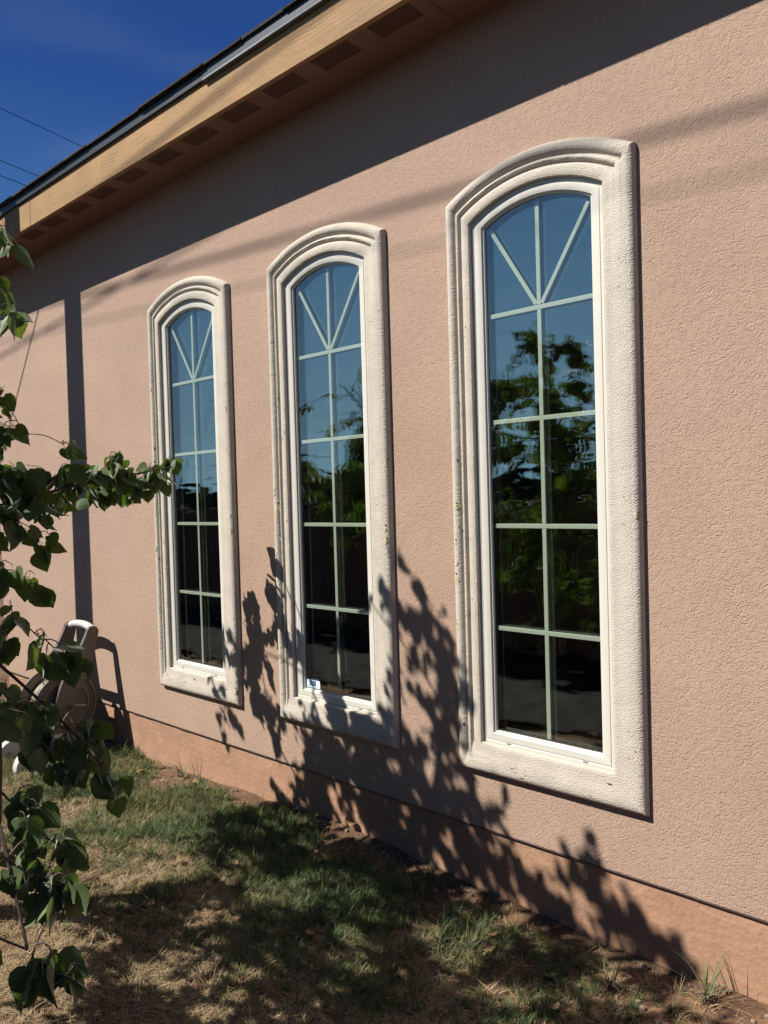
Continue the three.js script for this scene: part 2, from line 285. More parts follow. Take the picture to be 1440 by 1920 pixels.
// windows and their moulded surrounds
const windowNames = ['arched window by the plain stretch of wall', 'middle arched window with a small sticker on its glass', 'arched window beside the tall pole shadow'];
WX.forEach((cx, wi) => {
  const r = rng(900 + wi);
  // profile across the surround: [distance in from the outer edge, height, height without grooves]
  const P = [[0, -0.004, -0.004], [0, 0.008, 0.008], [0.002, 0.017, 0.017], [0.007, 0.026, 0.026], [0.014, 0.032, 0.032], [0.023, 0.035, 0.035], [0.032, 0.0345, 0.036], [0.040, 0.031, 0.036], [0.046, 0.024, 0.036], [0.050, 0.0175, 0.036],
    [0.054, 0.0165, 0.0355], [0.0575, 0.0225, 0.0355], [0.062, 0.0275, 0.035], [0.067, 0.0285, 0.0345], [0.0715, 0.026, 0.034], [0.075, 0.0185, 0.0335], [0.0775, 0.013, 0.033], [0.081, 0.0135, 0.0325], [0.0845, 0.0205, 0.032], [0.090, 0.0255, 0.0315],
    [0.099, 0.0275, 0.0305], [0.110, 0.0275, 0.030], [0.120, 0.027, 0.0295], [0.1245, 0.0248, 0.0272], [0.1267, 0.019, 0.021], [0.127, -0.034, -0.034]];
  const rings = P.map(([u, z, flat]) => {
    const t = u / 0.127, loop = archLoop(0.413 - u * 0.949, lerp(0.431, 0.562, t), lerp(2.806, 2.702, t), lerp(0.112, 0.085, t)), n = loop.length;
    return [loop, (i) => { const plain = i === 0 || i >= n - 13; return plain ? flat : z; }];
  });
  const s = mesh('window_surround', band(rings, cx, 0.62, 0.0011), M.surround, house);
  s.userData.label = 'cream sand-textured moulding around the ' + windowNames[wi];
  // chips in the soft moulding: broken patches that show yellow foam, and small dark pits
  const chips = [[[-0.395, 1.237, 0.016, 1.6], [-0.385, 1.543, 0.012, 1.5], [0.372, 0.635, 0.017, 1.9], [0.360, 1.585, 0.010, 2.2], [0.368, 1.50, 0.008, 1.6], [-0.388, 1.30, 0.007, 1.2]],
    [[-0.372, 1.545, 0.014, 2.6], [0.388, 1.447, 0.013, 1.4], [0.392, 1.389, 0.010, 1.8], [-0.345, 2.131, 0.008, 1.8], [0.08, 0.462, 0.012, 0.9], [-0.36, 1.38, 0.007, 1.5]],
    [[0.385, 0.70, 0.014, 2.2], [0.390, 0.52, 0.011, 1.7], [-0.388, 1.30, 0.009, 2.0], [0.372, 2.45, 0.010, 1.5], [0.385, 2.1, 0.010, 1.6], [-0.385, 2.3, 0.007, 1.6]]][wi];
  const zAt = (u) => { let k = 0; while (k < P.length - 2 && P[k + 1][0] < u) k++; return lerp(P[k][1], P[k + 1][1], Math.min(1, Math.max(0, (u - P[k][0]) / Math.max(1e-6, P[k + 1][0] - P[k][0])))); };
  const patch = (x, y, rad, tall, lift, m, name) => {
    const pos = [], idx = [], n = 13, u = Math.min(0.413 - Math.abs(x), y < 0.57 ? 0.06 : 1), base = y < 0.565 ? 0.036 : zAt(u), side = u < 0.03 && y > 0.565;
    for (let ring = 0; ring < 3; ring++) for (let k = 0; k < n; k++) {
      const a = k / n * 6.283, q = [0.15, 0.7, 1][ring] * rad * (0.72 + 0.55 * hash(k, ring * 7 + (x * 1000 | 0), wi + 5)), px = x + Math.cos(a) * q, py = y + Math.sin(a) * q * tall;
      const uu = 0.413 - Math.abs(px), zz = y < 0.565 ? base : zAt(Math.max(0.0005, uu));
      pos.push(cx + px, py, zz + [lift + 0.0006, lift, -0.0012][ring] + 0.0006 * hash(k, ring, 99));
    }
    for (let ring = 0; ring < 2; ring++) for (let k = 0; k < n; k++) { const a = ring * n + k, b = ring * n + (k + 1) % n; idx.push(a, a + n, b, b, a + n, b + n); }
    for (let k = 1; k < n - 1; k++) idx.push(0, k, k + 1);
    const g = new THREE.BufferGeometry(); g.setAttribute('position', new THREE.Float32BufferAttribute(pos, 3)); g.setIndex(idx);
    g.setAttribute('uv', new THREE.Float32BufferAttribute(pos.filter((_, i) => i % 3 < 2), 2)); g.computeVertexNormals();
    mesh(name, g, m, s);
  };
  for (let k = 0; k < 5; k++) chips.push([(r() < 0.75 ? -1 : 1) * (0.405 - r() * 0.02), 0.62 + r() * 1.6, 0.005 + r() * 0.006, 1.2 + r() * 1.3]);
  for (const [x, y, rad0, tall] of chips) {
    const rad = rad0 * 1.2; patch(x, y, rad, tall, 0.0016, M.foam, 'chipped_patch'); patch(x + 0.003, y + rad * tall * 0.75, rad * 0.42, 0.6, 0.0028, M.pit, 'pit'); }
  for (let k = 0; k < 20; k++) {
    const onSill = k % 3 === 0, left = r() < 0.7, x = onSill ? (r() - 0.5) * 0.72 : (left ? -1 : 1) * (0.413 - 0.012 - r() * 0.1), y = onSill ? 0.445 + r() * 0.105 : 0.6 + r() * 1.7;
    patch(x, y, onSill ? 0.004 + r() * 0.010 : 0.002 + r() * 0.003, onSill ? 0.12 + r() * 0.15 : 1.5, 0.0009, onSill ? M.crack : M.pit, 'pit');
  }
  // the window itself
  const win = new THREE.Group(); win.name = 'window'; win.userData.label = windowNames[wi]; win.position.z = 0.0005; house.add(win);
  const F = [[0, -0.05, 0], [0, 0.0095, 0], [0.002, 0.0115, 0], [0.010, 0.0115, 0], [0.0115, 0.0095, 0], [0.0145, 0.0095, 0], [0.016, 0.012, 0], [0.036, 0.0125, 0], [0.0385, 0.011, 0], [0.0395, 0.004, 0], [0.0445, 0.003, 0], [0.046, -0.007, 0]];
  mesh('frame', band(F.map(([u, z]) => { const t = u / 0.046; return [archLoop(0.2927 - u * 1.26, lerp(0.5615, 0.614, t), lerp(2.7025, 2.672, t), lerp(0.085, 0.062, t)), () => z]; }), cx, 0.5).translate(0, 0, -0.005), M.vinyl, win);
  // hairline where the arched head meets the jambs, and drain slots in the bottom rail
  for (const sx of [-1, 1]) {
    mesh('weep_slot', round(cx + sx * 0.17 - 0.011, cx + sx * 0.17 + 0.011, 0.570, 0.574, 0.0035, 0.0074, 0.001), M.spacer, win);
  }
  const sheet = (hw, yb, ys, rise, z) => new THREE.ShapeGeometry(loopShape(THREE.Shape, archLoop(hw, yb, ys, rise), cx)).translate(0, 0, z);
  mesh('pane', sheet(0.2380, 0.6105, 2.674, 0.0640, -0.0125), M.glassOuter, win).userData.label = 'outer glass pane';
  mesh('pane', sheet(0.2380, 0.6105, 2.674, 0.0640, -0.038), M.glassInner, win).userData.label = 'inner glass pane';
  const Sp = [[-0.004, -0.014], [0.0035, -0.014], [0.0035, -0.037], [-0.004, -0.037]];
  mesh('spacer_bar', band(Sp.map(([u, z]) => [archLoop(0.2355 - u, 0.613 + u, 2.672 - u * 0.6, 0.062), () => z]), cx, 0.3), M.spacer, win);
  const bar = (x0, y0, x1, y1, w = 0.0185, d = 0.006, z = -0.0245) => {
    const L = Math.hypot(x1 - x0, y1 - y0), g = new RoundedBoxGeometry(w, L, d, 2, 0.0022);
    return mesh('muntin', g.rotateZ(Math.atan2(-(x1 - x0), y1 - y0)).translate(cx + (x0 + x1) / 2, (y0 + y1) / 2, z), M.muntin, win);
  };
  const ys = [2.316, 1.885, 1.460, 1.038];
  for (const y of ys) bar(-0.2325, y, 0.2325, y, 0.0185, 0.0064);
  let low = 0.6165; for (const y of [...ys].reverse()) { bar(0, low, 0, y - 0.0094); low = y + 0.0094; }
  bar(0, low, 0, 2.727);
  bar(-0.012, low + 0.004, -0.217, 2.665, 0.0175, 0.0056); bar(0.012, low + 0.004, 0.217, 2.665, 0.0175, 0.0056);
  if (wi === 1) {
    // small maker's sticker in the lower corner of the glass
    const c = document.createElement('canvas'); c.width = 128; c.height = 80; const g = c.getContext('2d');
    g.fillStyle = '#c9dbe6'; g.fillRect(0, 0, 128, 80); g.fillStyle = '#27425e'; g.fillRect(0, 0, 128, 12); g.fillRect(26, 18, 62, 44); g.fillStyle = '#e9f2f6'; g.fillRect(90, 16, 34, 50); g.fillStyle = '#6f93ab'; for (let y = 22; y < 60; y += 8) g.fillRect(30, y, 50, 3); g.fillRect(0, 66, 128, 5);
    const t = new THREE.CanvasTexture(c); t.colorSpace = THREE.SRGBColorSpace;
    mesh('sticker', new THREE.BoxGeometry(0.10, 0.048, 0.0006).translate(cx - 0.180, 0.643, -0.0117), mat(0xffffff, { map: t, roughness: 0.4 }), win);
  }
});
// eaves: fascia boards, vented soffit, drip edge, shingles
{
  const slat = new THREE.BoxGeometry(0.2255, 0.0022, 0.0092).rotateX(0.28);
  const XE = X0 - 0.32, cuts = [XE, -5.27, -1.62, X1 + 0.3];
  for (let i = 0; i < 3; i++) {
    const g = boxUV(round(cuts[i] + 0.0012, cuts[i + 1] - 0.0012, 3.512, 3.712, 0.288, 0.311 - i % 2 * 0.0008, 0.003)), uv = g.attributes.uv;
    for (let k = 0; k < uv.count; k++) uv.setXY(k, uv.getX(k) + i * 0.83, uv.getY(k) + i * 0.11);
    mesh('fascia_board', g, M.fascia, house);
  }
  const seams = [XE, -4.90, -1.85, 1.2, X1 + 0.3];
  const vents = []; for (let k = -3; k < 13; k++) vents.push(-2.142 - k * 0.345);
  for (let i = 0; i < 4; i++) {
    const a = seams[i] + 0.002, b = seams[i + 1] - 0.002, g = [span(a, b, EAVE, EAVE + 0.012, 0.0005, 0.1615), span(a, b, EAVE, EAVE + 0.012, 0.2625, 0.2875)];
    let x = a; for (const v of vents.filter((q) => q + 0.226 > a && q < b).sort((p, q) => p - q)) { if (v > x) g.push(span(x, v, EAVE, EAVE + 0.012, 0.1615, 0.2625)); x = v + 0.226; }
    if (x < b) g.push(span(x, b, EAVE, EAVE + 0.012, 0.1615, 0.2625));
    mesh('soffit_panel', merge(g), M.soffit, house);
  }
  mesh('rafter_deck', span(XE, X1 + 0.3, 3.735, 3.75, 0.0005, 0.2875), M.deck, house);
  for (const x of vents) {
    const v = new THREE.Group(); v.name = 'soffit_vent'; house.add(v);
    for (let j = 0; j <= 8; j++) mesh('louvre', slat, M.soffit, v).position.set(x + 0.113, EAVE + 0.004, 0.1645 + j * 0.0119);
  }
  // drip edge in two lengths; the nearer one is lapped over the other and sunlight on its turned-out hem is put into the colour
  mesh('drip_edge', round(XE - 0.01, -3.19, 3.700, 3.750, 0.3125, 0.326, 0.003), M.drip, house);
  mesh('drip_edge', round(-3.20, X1 + 0.31, 3.704, 3.753, 0.3135, 0.328, 0.003), M.drip, house);
  mesh('drip_edge_hem', round(-3.20, X1 + 0.31, 3.6925, 3.7035, 0.3135, 0.334, 0.002), M.dripSunlit, house).userData.label = 'turned-out hem of the nearer drip edge, coloured as sunlit';
  const r = rng(31);
  let k = 0;
  for (let x = XE - 0.02; x < 0.6; x += 0.305, k++) mesh('shingle', span(x + 0.0015, x + 0.3035, 3.7535 + r() * 0.002, 3.763 + r() * 0.005, 0.02, 0.340 + r() * 0.012), M.shingle[k % 3], house);
  for (let x = XE - 0.17; x < 0.6; x += 0.305, k++) mesh('shingle', span(x + 0.0015, x + 0.3035, 3.7695, 3.776 + r() * 0.004, 0.0, 0.305 + r() * 0.02), M.shingle[k % 3], house);
  const roofM = M.shingle[1], zr = -4.5, yr = 3.76 + 4.8 * 0.1;
  const slope = (z0, y0, z1, y1) => { const s = new THREE.Shape([[z0, y0], [z1, y1], [z1, y1 + 0.03], [z0, y0 + 0.03]].map(([a, b]) => new THREE.Vector2(a, b))); return new THREE.ExtrudeGeometry(s, { depth: X1 - X0 + 0.64, bevelEnabled: false }).rotateY(-Math.PI / 2).translate(X1 + 0.32, 0, 0); };
  mesh('roof', slope(0.29, 3.779, zr, yr), roofM, house); mesh('roof', slope(zr - 0.001, yr, ZB - 0.5, 3.779), roofM, house);
  for (const x of [X0 + 0.05, X1 - 0.15]) { const s = new THREE.Shape([[0.0, 3.551], [0, 3.70], [zr, yr - 0.05], [ZB, 3.72], [ZB, 3.551]].map(([a, b]) => new THREE.Vector2(a, b))); mesh('gable_wall', new THREE.ExtrudeGeometry(s, { depth: 0.1, bevelEnabled: false }).rotateY(-Math.PI / 2).translate(x + 0.1, 0, 0), M.stucco, house); }
}
console.log('house built');

// ------------------------------------------------------------------ hose reel cart by the wall
{
  const c = thing('hose_reel_cart', 'taupe plastic hose reel cart with upright handle, beside the wall behind the leaves', 'hose reel');
  const xr = -4.99, xl = -5.32, plate = 0.022;
  // side arm in the plane across the wall: [z, y] outline from the ground foot up to the handle
  const arm = new THREE.Shape(); arm.moveTo(0.115, 0.755);
  arm.quadraticCurveTo(0.085, 0.75, 0.082, 0.72); arm.bezierCurveTo(0.10, 0.60, 0.17, 0.45, 0.235, 0.33); arm.bezierCurveTo(0.275, 0.25, 0.31, 0.16, 0.335, 0.06);
  arm.lineTo(0.43, 0.06); arm.bezierCurveTo(0.42, 0.20, 0.385, 0.32, 0.33, 0.43); arm.bezierCurveTo(0.25, 0.56, 0.18, 0.66, 0.152, 0.74); arm.quadraticCurveTo(0.14, 0.758, 0.115, 0.755);
  const armG = (x) => new THREE.ExtrudeGeometry(arm, { depth: plate, bevelEnabled: true, bevelThickness: 0.004, bevelSize: 0.004, bevelSegments: 2, curveSegments: 10 }).rotateY(-Math.PI / 2).translate(x + plate / 2, 0, 0);
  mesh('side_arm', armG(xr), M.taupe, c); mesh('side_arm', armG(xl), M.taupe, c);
  mesh('handle_bar', tube([V(xl, 0.735, 0.118), V(-5.24, 0.752, 0.112), V(-5.155, 0.757, 0.110), V(-5.07, 0.752, 0.112), V(xr, 0.735, 0.118)], 0.026, 0.026, 12), M.pale, c);  // one plastic: sun put into the paler handle, shade into the darker arms
  const pn = new THREE.Shape(); pn.moveTo(xl, 0.47); pn.lineTo(-5.155, 0.455); pn.lineTo(xr, 0.47); pn.lineTo(xr, 0.585); pn.lineTo(xl, 0.585); pn.closePath();
  for (const x of [-5.24, -5.155, -5.07]) { const h = new THREE.Path(); h.moveTo(x - 0.010, 0.535); h.lineTo(x - 0.010, 0.575); h.lineTo(x + 0.010, 0.575); h.lineTo(x + 0.010, 0.535); h.closePath(); pn.holes.push(h); }
  mesh('tool_panel', new THREE.ExtrudeGeometry(pn, { depth: 0.02, bevelEnabled: false }).rotateX(0.42).translate(0, 0.055, -0.005), M.taupe, c);
  const spin = (pts, x, m, name, parent) => mesh(name, new THREE.LatheGeometry(pts.map(([a, b]) => new THREE.Vector2(a, b)), 44).rotateZ(-Math.PI / 2).translate(x, 0.245, 0.30), m, parent || c);
  const disc = [[0, 0], [0.03, 0], [0.032, 0.012], [0.05, 0.012], [0.052, 0.004], [0.10, 0.002], [0.15, 0.004], [0.156, 0.011], [0.166, 0.011], [0.17, 0.003], [0.20, 0.001], [0.204, 0.010], [0.216, 0.010], [0.219, 0], [0.216, -0.008], [0, -0.008]];
  for (const [x, s] of [[-5.045, 1], [-5.265, -1]]) {
    const f = spin(disc.map(([a, b]) => [a, b * s]), x, M.taupe, 'reel_flange');
    for (const R of [0.158, 0.212]) mesh('rim', new THREE.TorusGeometry(R, 0.0042, 6, 48).rotateY(Math.PI / 2).translate(x + s * 0.011, 0.245, 0.30), M.rim, f);
    for (let k = 0; k < 6; k++) { const a = k * 1.047 + 0.3; mesh('rib', new THREE.BoxGeometry(0.008, 0.085, 0.010).translate(0, 0.105, 0).rotateX(a).translate(x + s * 0.004, 0.245, 0.30), M.pale, f); }
  }
  const coil = []; for (let l = 0; l < 3; l++) for (let k = 0; k < 9; k++) coil.push(new THREE.TorusGeometry(0.105 + l * 0.021, 0.0108, 6, 26).rotateY(Math.PI / 2).translate(-5.155 + (k - 4) * 0.0217, 0.245, 0.30));
  mesh('hose_coil', merge(coil), M.hose, c);
  mesh('drum', new THREE.CylinderGeometry(0.095, 0.095, 0.205, 24).rotateZ(Math.PI / 2).translate(-5.155, 0.245, 0.30), M.taupeDark, c);
  mesh('crank', tube([V(-4.97, 0.245, 0.30), V(-4.945, 0.245, 0.30), V(-4.94, 0.20, 0.34), V(-4.94, 0.16, 0.37), V(-4.90, 0.155, 0.375)], 0.009, 0.009, 7), M.taupeDark, c);
  // base: pale splayed front foot, rear wheels and a slotted tray
  const foot = new THREE.Shape(); foot.moveTo(0.40, -0.1); foot.lineTo(0.66, -0.1); foot.quadraticCurveTo(0.655, -0.03, 0.60, 0.0); foot.lineTo(0.43, 0.075); foot.lineTo(0.36, 0.07); foot.lineTo(0.37, 0.02); foot.closePath();
  for (const x of [xr - 0.012, xl + 0.012]) mesh('front_foot', new THREE.ExtrudeGeometry(foot, { depth: 0.05, bevelEnabled: true, bevelThickness: 0.005, bevelSize: 0.005, bevelSegments: 2 }).rotateY(-Math.PI / 2).translate(x + 0.025, 0.005, 0), M.pale, c);
  const tr = new THREE.Shape(); tr.moveTo(xl + 0.02, 0); tr.lineTo(xr - 0.02, 0); tr.lineTo(xr - 0.02, 0.15); tr.lineTo(xl + 0.02, 0.15); tr.closePath();
  for (const y of [0.05, 0.10]) for (let k = 0; k < 4; k++) { const h = new THREE.Path(); h.absellipse(-5.255 + k * 0.067, y, 0.022, 0.012, 0, 6.283, true); tr.holes.push(h); }
  mesh('slotted_tray', new THREE.ExtrudeGeometry(tr, { depth: 0.012, bevelEnabled: false }).rotateX(-0.25).translate(0, -0.02, 0.16), M.taupe, c);
  for (const x of [-4.955, -5.355]) { const w = mesh('wheel', new THREE.TorusGeometry(0.062, 0.022, 10, 26).rotateY(Math.PI / 2).translate(x, -0.015, 0.19), M.taupeDark, c); mesh('hub', new THREE.CylinderGeometry(0.045, 0.045, 0.026, 20).rotateZ(Math.PI / 2).translate(x, -0.015, 0.19), M.taupe, w); }
  mesh('axle', new THREE.CylinderGeometry(0.008, 0.008, 0.42, 8).rotateZ(Math.PI / 2).translate(-5.155, -0.015, 0.19), M.steel, c);
}

// ------------------------------------------------------------------ tree
const leafGeos = [];
{
  // heart-shaped blade hanging from a thin stalk: base at the origin, tip towards -y, upper side +z
  const rows = [[0, 0.20, 0.14], [0.10, 0.42, 0.12], [0.28, 0.52, 0.06], [0.50, 0.47, 0.02], [0.72, 0.29, 0], [0.88, 0.11, 0], [1.0, 0, 0]];
  for (let v = 0; v < 4; v++) {
    const pos = [], uv = [], idx = [], r = rng(5 + v), cup = [0.16, 0.30, 0.06, -0.14][v], curl = [0.16, 0.30, -0.10, 0.22][v], n = 5;
    rows.forEach(([s, w, dy]) => {
      for (let k = 0; k < n; k++) {
        const t = (k - 2) / 2, at = Math.abs(t), j = at === 1 ? (r() - 0.5) * 0.035 : 0;
        const x = t * (w + j), y = -s + dy * at + j, z = cup * at * at * w * 1.7 - curl * s * s + 0.03 * Math.sin(s * 9 + t * 3 + v) * at;
        pos.push(x, y, z); uv.push(x + 0.5, y + 1);
      }
    });
    for (let i = 0; i < rows.length - 1; i++) for (let k = 0; k < n - 1; k++) { const a = i * n + k; idx.push(a, a + n, a + 1, a + 1, a + n, a + n + 1); }
    const b = pos.length / 3; // stalk
    for (const [x, y, z] of [[-0.012, 0, 0], [0.012, 0, 0], [0, 0, -0.016], [-0.010, 0.42, 0.10], [0.010, 0.42, 0.10], [0, 0.42, 0.085]]) { pos.push(x, y, z); uv.push(0, 0); }
    idx.push(b, b + 1, b + 3, b + 1, b + 4, b + 3, b + 1, b + 2, b + 4, b + 2, b + 5, b + 4, b + 2, b, b + 5, b, b + 3, b + 5);
    let g = new THREE.BufferGeometry(); g.setAttribute('position', new THREE.Float32BufferAttribute(pos, 3)); g.setAttribute('uv', new THREE.Float32BufferAttribute(uv, 2)); g.setIndex(idx); g.computeVertexNormals(); leafGeos.push(g);
  }
}
{
  const tree = thing('young_tree', 'young leafy tree with heart-shaped dark green leaves reaching in front of the wall', 'tree');
  const r = rng(4242), skeleton = [];                // {p, r}
  const limb = (pts, r0, r1, name) => {
    mesh(name, tube(pts, r0, r1, 8), M.bark, tree);
    const cu = new THREE.CatmullRomCurve3(pts); for (let i = 2; i <= 12; i++) skeleton.push({ p: cu.getPointAt(i / 12), r: r0 + (r1 - r0) * i / 12 });
  };
  limb([V(-3.36, -0.14, 1.44), V(-3.31, 0.35, 1.41), V(-3.30, 0.85, 1.405), V(-3.36, 1.35, 1.47), V(-3.30, 1.9, 1.54), V(-3.18, 2.5, 1.55), V(-3.1, 2.95, 1.54)], 0.042, 0.010, 'trunk');
  limb([V(-3.36, -0.14, 1.52), V(-3.40, 0.4, 1.66), V(-3.32, 0.95, 1.85), V(-3.15, 1.5, 1.98), V(-2.75, 1.95, 2.06), V(-2.4, 2.2, 2.06)], 0.034, 0.009, 'trunk');
  limb([V(-3.38, 1.45, 1.48), V(-3.55, 1.8, 1.45), V(-3.72, 2.15, 1.36), V(-3.88, 2.4, 1.22)], 0.017, 0.006, 'branch');
  limb([V(-3.33, 0.95, 1.86), V(-3.05, 1.25, 1.98), V(-2.6, 1.36, 1.98), V(-2.2, 1.24, 1.93), V(-1.86, 1.04, 1.96), V(-1.66, 0.90, 1.985), V(-1.52, 0.73, 2.0)], 0.015, 0.003, 'branch');
  limb([V(-3.36, 1.42, 1.48), V(-3.26, 1.60, 1.30), V(-3.30, 1.67, 1.06), V(-3.36, 1.72, 0.78), V(-3.39, 1.78, 0.43)], 0.010, 0.003, 'branch');
  limb([V(-3.38, 1.48, 1.48), V(-3.75, 1.60, 1.30), V(-3.95, 1.68, 1.05), V(-3.88, 1.70, 0.82), V(-3.78, 1.70, 0.58)], 0.009, 0.003, 'branch');
  limb([V(-2.6, 1.36, 1.98), V(-2.4, 1.22, 1.80), V(-2.2, 1.05, 1.68), V(-2.0, 0.92, 1.62)], 0.007, 0.003, 'branch');
  const dummy = new THREE.Object3D(), inst = [[], [], [], []]; let shown = 0;
  const basis = new THREE.Matrix4(), X = V(), Y = V(), Z = V();
  const SUNV = SUN.clone();
  function leafAt(p, out, size, near) {
    // blades hang from the stalk and turn their upper side to the light
    Y.set(0, 1, 0).multiplyScalar(0.75).addScaledVector(out, -0.45).add(V(r() - 0.5, r() - 0.5, r() - 0.5).multiplyScalar(0.9)).normalize();
    Z.copy(SUNV).multiplyScalar(0.45).add(V(r() - 0.5, (r() - 0.3), r() - 0.5).multiplyScalar(1.15)).addScaledVector(out, 0.25); Z.addScaledVector(Y, -Z.dot(Y)).normalize(); X.crossVectors(Y, Z);
    basis.makeBasis(X, Y, Z); dummy.quaternion.setFromRotationMatrix(basis); dummy.scale.setScalar(size).multiply(V(0.9 + r() * 0.25, 1, 1));
    dummy.position.copy(p).addScaledVector(Y, -0.42 * size).addScaledVector(Z, -0.09 * size); dummy.updateMatrix();
    const v = (r() * 4) | 0;
    if (near && shown < 298) {
      const o = mesh('leaf', leafGeos[v], M.leaf[(r() * 4) | 0], tree); o.position.copy(dummy.position); o.quaternion.copy(dummy.quaternion); o.scale.copy(dummy.scale); shown++;
    } else inst[v].push(dummy.matrix.clone());
  }
  // one spray: a twig from the nearest wood to its end, side twigs, leaves set alternately along them
  function spray(x, y, z, rad, count, near, size = 0.078) {
    const end = V(x, y, z); let best = skeleton[0], bd = 1e9;
    for (const s of skeleton) { const d = s.p.distanceTo(end) + (s.p.y > y + 0.15 ? 0.25 : 0); if (d < bd && d > 0.04) { bd = d; best = s; } }
    const sag = V(0, 0.10 * bd, 0), mid = best.p.clone().lerp(end, 0.5).add(sag).add(V(r() - 0.5, r() - 0.5, r() - 0.5).multiplyScalar(0.12 * bd));
    const r0 = Math.min(best.r * 0.8, 0.0035 + 0.007 * bd), pts = [best.p, mid, end];
    mesh('branch', tube(pts, r0, 0.0022, 5, 8), M.twig, tree);
    const cu = new THREE.CatmullRomCurve3(pts); for (let i = 3; i <= 8; i++) skeleton.push({ p: cu.getPointAt(i / 8), r: r0 + (0.0022 - r0) * i / 8 });
    const dir = cu.getTangentAt(1), tw = []; let left = count;
    const n = Math.max(2, Math.round(count / 7));
    for (let k = 0; k < n; k++) {
      const t0 = 1 - Math.min(0.75, rad / Math.max(bd, 0.1)) * r(), p0 = cu.getPointAt(t0), d = V(r() - 0.5, r() - 0.45, r() - 0.5).normalize().multiplyScalar(0.9).addScaledVector(dir, 0.5).normalize(), L = rad * (0.55 + r() * 0.6);
      const p1 = p0.clone().addScaledVector(d, L * 0.5).add(V(0, 0.02, 0)), p2 = p0.clone().addScaledVector(d, L).add(V(0, -0.12 * L, 0)), c2 = new THREE.CatmullRomCurve3([p0, p1, p2]);
      tw.push(tube([p0, p1, p2], 0.0024, 0.0011, 4, 5));
      const here = Math.min(left, Math.ceil(count / n)); left -= here;
      for (let q = 0; q < here; q++) { const t = 0.12 + 0.88 * (q + 0.3 + 0.5 * r()) / here, p = c2.getPointAt(Math.min(1, t)), o = V(r() - 0.5, r() * 0.4 - 0.2, r() - 0.5).normalize(); leafAt(p, o, size * (0.62 + 0.55 * r()) * (t > 0.9 ? 0.7 : 1), near); }
    }
    mesh('twig', merge(tw), M.twig, tree);
  }
  // sprays that reach into the view
  const seen = [
    [-3.45, 2.81, 1.23, 0.10, 4, 0.100],
    [-3.54, 2.46, 1.20, 0.12, 6, 0.100],
    [-3.50, 2.61, 1.22, 0.08, 3, 0.100],
    [-3.42, 2.04, 1.26, 0.11, 7, 0.085],
    [-3.36, 1.91, 1.21, 0.08, 5, 0.085],
    [-3.25, 1.86, 1.08, 0.04, 3, 0.080],
    [-3.25, 1.75, 1.31, 0.15, 18, 0.085],
    [-3.27, 1.71, 1.22, 0.15, 18, 0.085],
    [-3.32, 1.73, 1.08, 0.14, 16, 0.085],
    [-3.35, 1.75, 0.93, 0.12, 14, 0.085],
    [-3.37, 1.76, 0.81, 0.11, 12, 0.085],
    [-3.37, 1.85, 0.75, 0.05, 4, 0.080],
    [-3.44, 1.70, 0.66, 0.10, 20, 0.070],
    [-3.58, 1.65, 0.60, 0.09, 16, 0.070],
    [-3.48, 1.74, 0.54, 0.09, 18, 0.070],
    [-3.52, 1.71, 0.45, 0.06, 10, 0.070],
    [-3.43, 1.81, 0.44, 0.06, 11, 0.070],
    [-3.99, 1.72, 0.99, 0.15, 15, 0.090],
    [-3.94, 1.66, 0.88, 0.14, 15, 0.090],
    [-3.89, 1.70, 0.76, 0.14, 26, 0.075],
    [-3.83, 1.71, 0.65, 0.13, 24, 0.075],
    [-3.73, 1.71, 0.56, 0.10, 16, 0.075],
    [-3.16, 1.54, 1.33, 0.11, 11, 0.085],
    [-3.17, 1.47, 1.24, 0.07, 5, 0.085],
    [-3.17, 1.64, 1.37, 0.12, 10, 0.085],
    [-2.69, 1.38, 1.54, 0.10, 7, 0.095],
    [-2.66, 1.32, 1.49, 0.06, 3, 0.090],
    [-2.30, 1.25, 1.69, 0.10, 7, 0.079],
    [-2.46, 1.18, 1.56, 0.05, 3, 0.075],
    [-2.48, 1.13, 1.50, 0.07, 6, 0.080],
    [-2.45, 1.10, 1.45, 0.04, 3, 0.085],
    [-2.14, 1.06, 1.79, 0.11, 10, 0.075],
    [-2.15, 1.01, 1.71, 0.09, 9, 0.070],
    [-2.11, 0.97, 1.65, 0.09, 10, 0.070],
    [-2.12, 0.96, 1.56, 0.07, 7, 0.075],
    [-2.05, 0.96, 1.78, 0.12, 11, 0.075],
    [-2.07, 0.94, 1.70, 0.09, 7, 0.070],
    [-2.02, 0.90, 1.62, 0.06, 5, 0.070],
    [-1.93, 0.84, 1.61, 0.06, 6, 0.066],
    [-1.81, 0.92, 1.91, 0.09, 9, 0.062],
    [-1.78, 0.90, 1.86, 0.08, 9, 0.060],
    [-1.67, 0.88, 1.91, 0.08, 10, 0.060],
    [-1.64, 0.85, 1.87, 0.06, 8, 0.056],
    [-1.62, 0.83, 1.97, 0.06, 5, 0.056],
    [-1.59, 0.81, 1.92, 0.07, 8, 0.060],
    [-1.59, 0.79, 1.95, 0.05, 5, 0.060],
    [-1.56, 0.77, 1.91, 0.05, 4, 0.056],
    [-1.51, 0.71, 2.00, 0.05, 6, 0.060],
    [-1.48, 0.68, 1.98, 0.06, 6, 0.060],
    [-1.46, 0.67, 1.94, 0.03, 3, 0.060],
  ];
  for (const [x, y, z, rad, n, size] of seen) spray(x, y, z, rad, Math.round(n * 1.15), true, size);
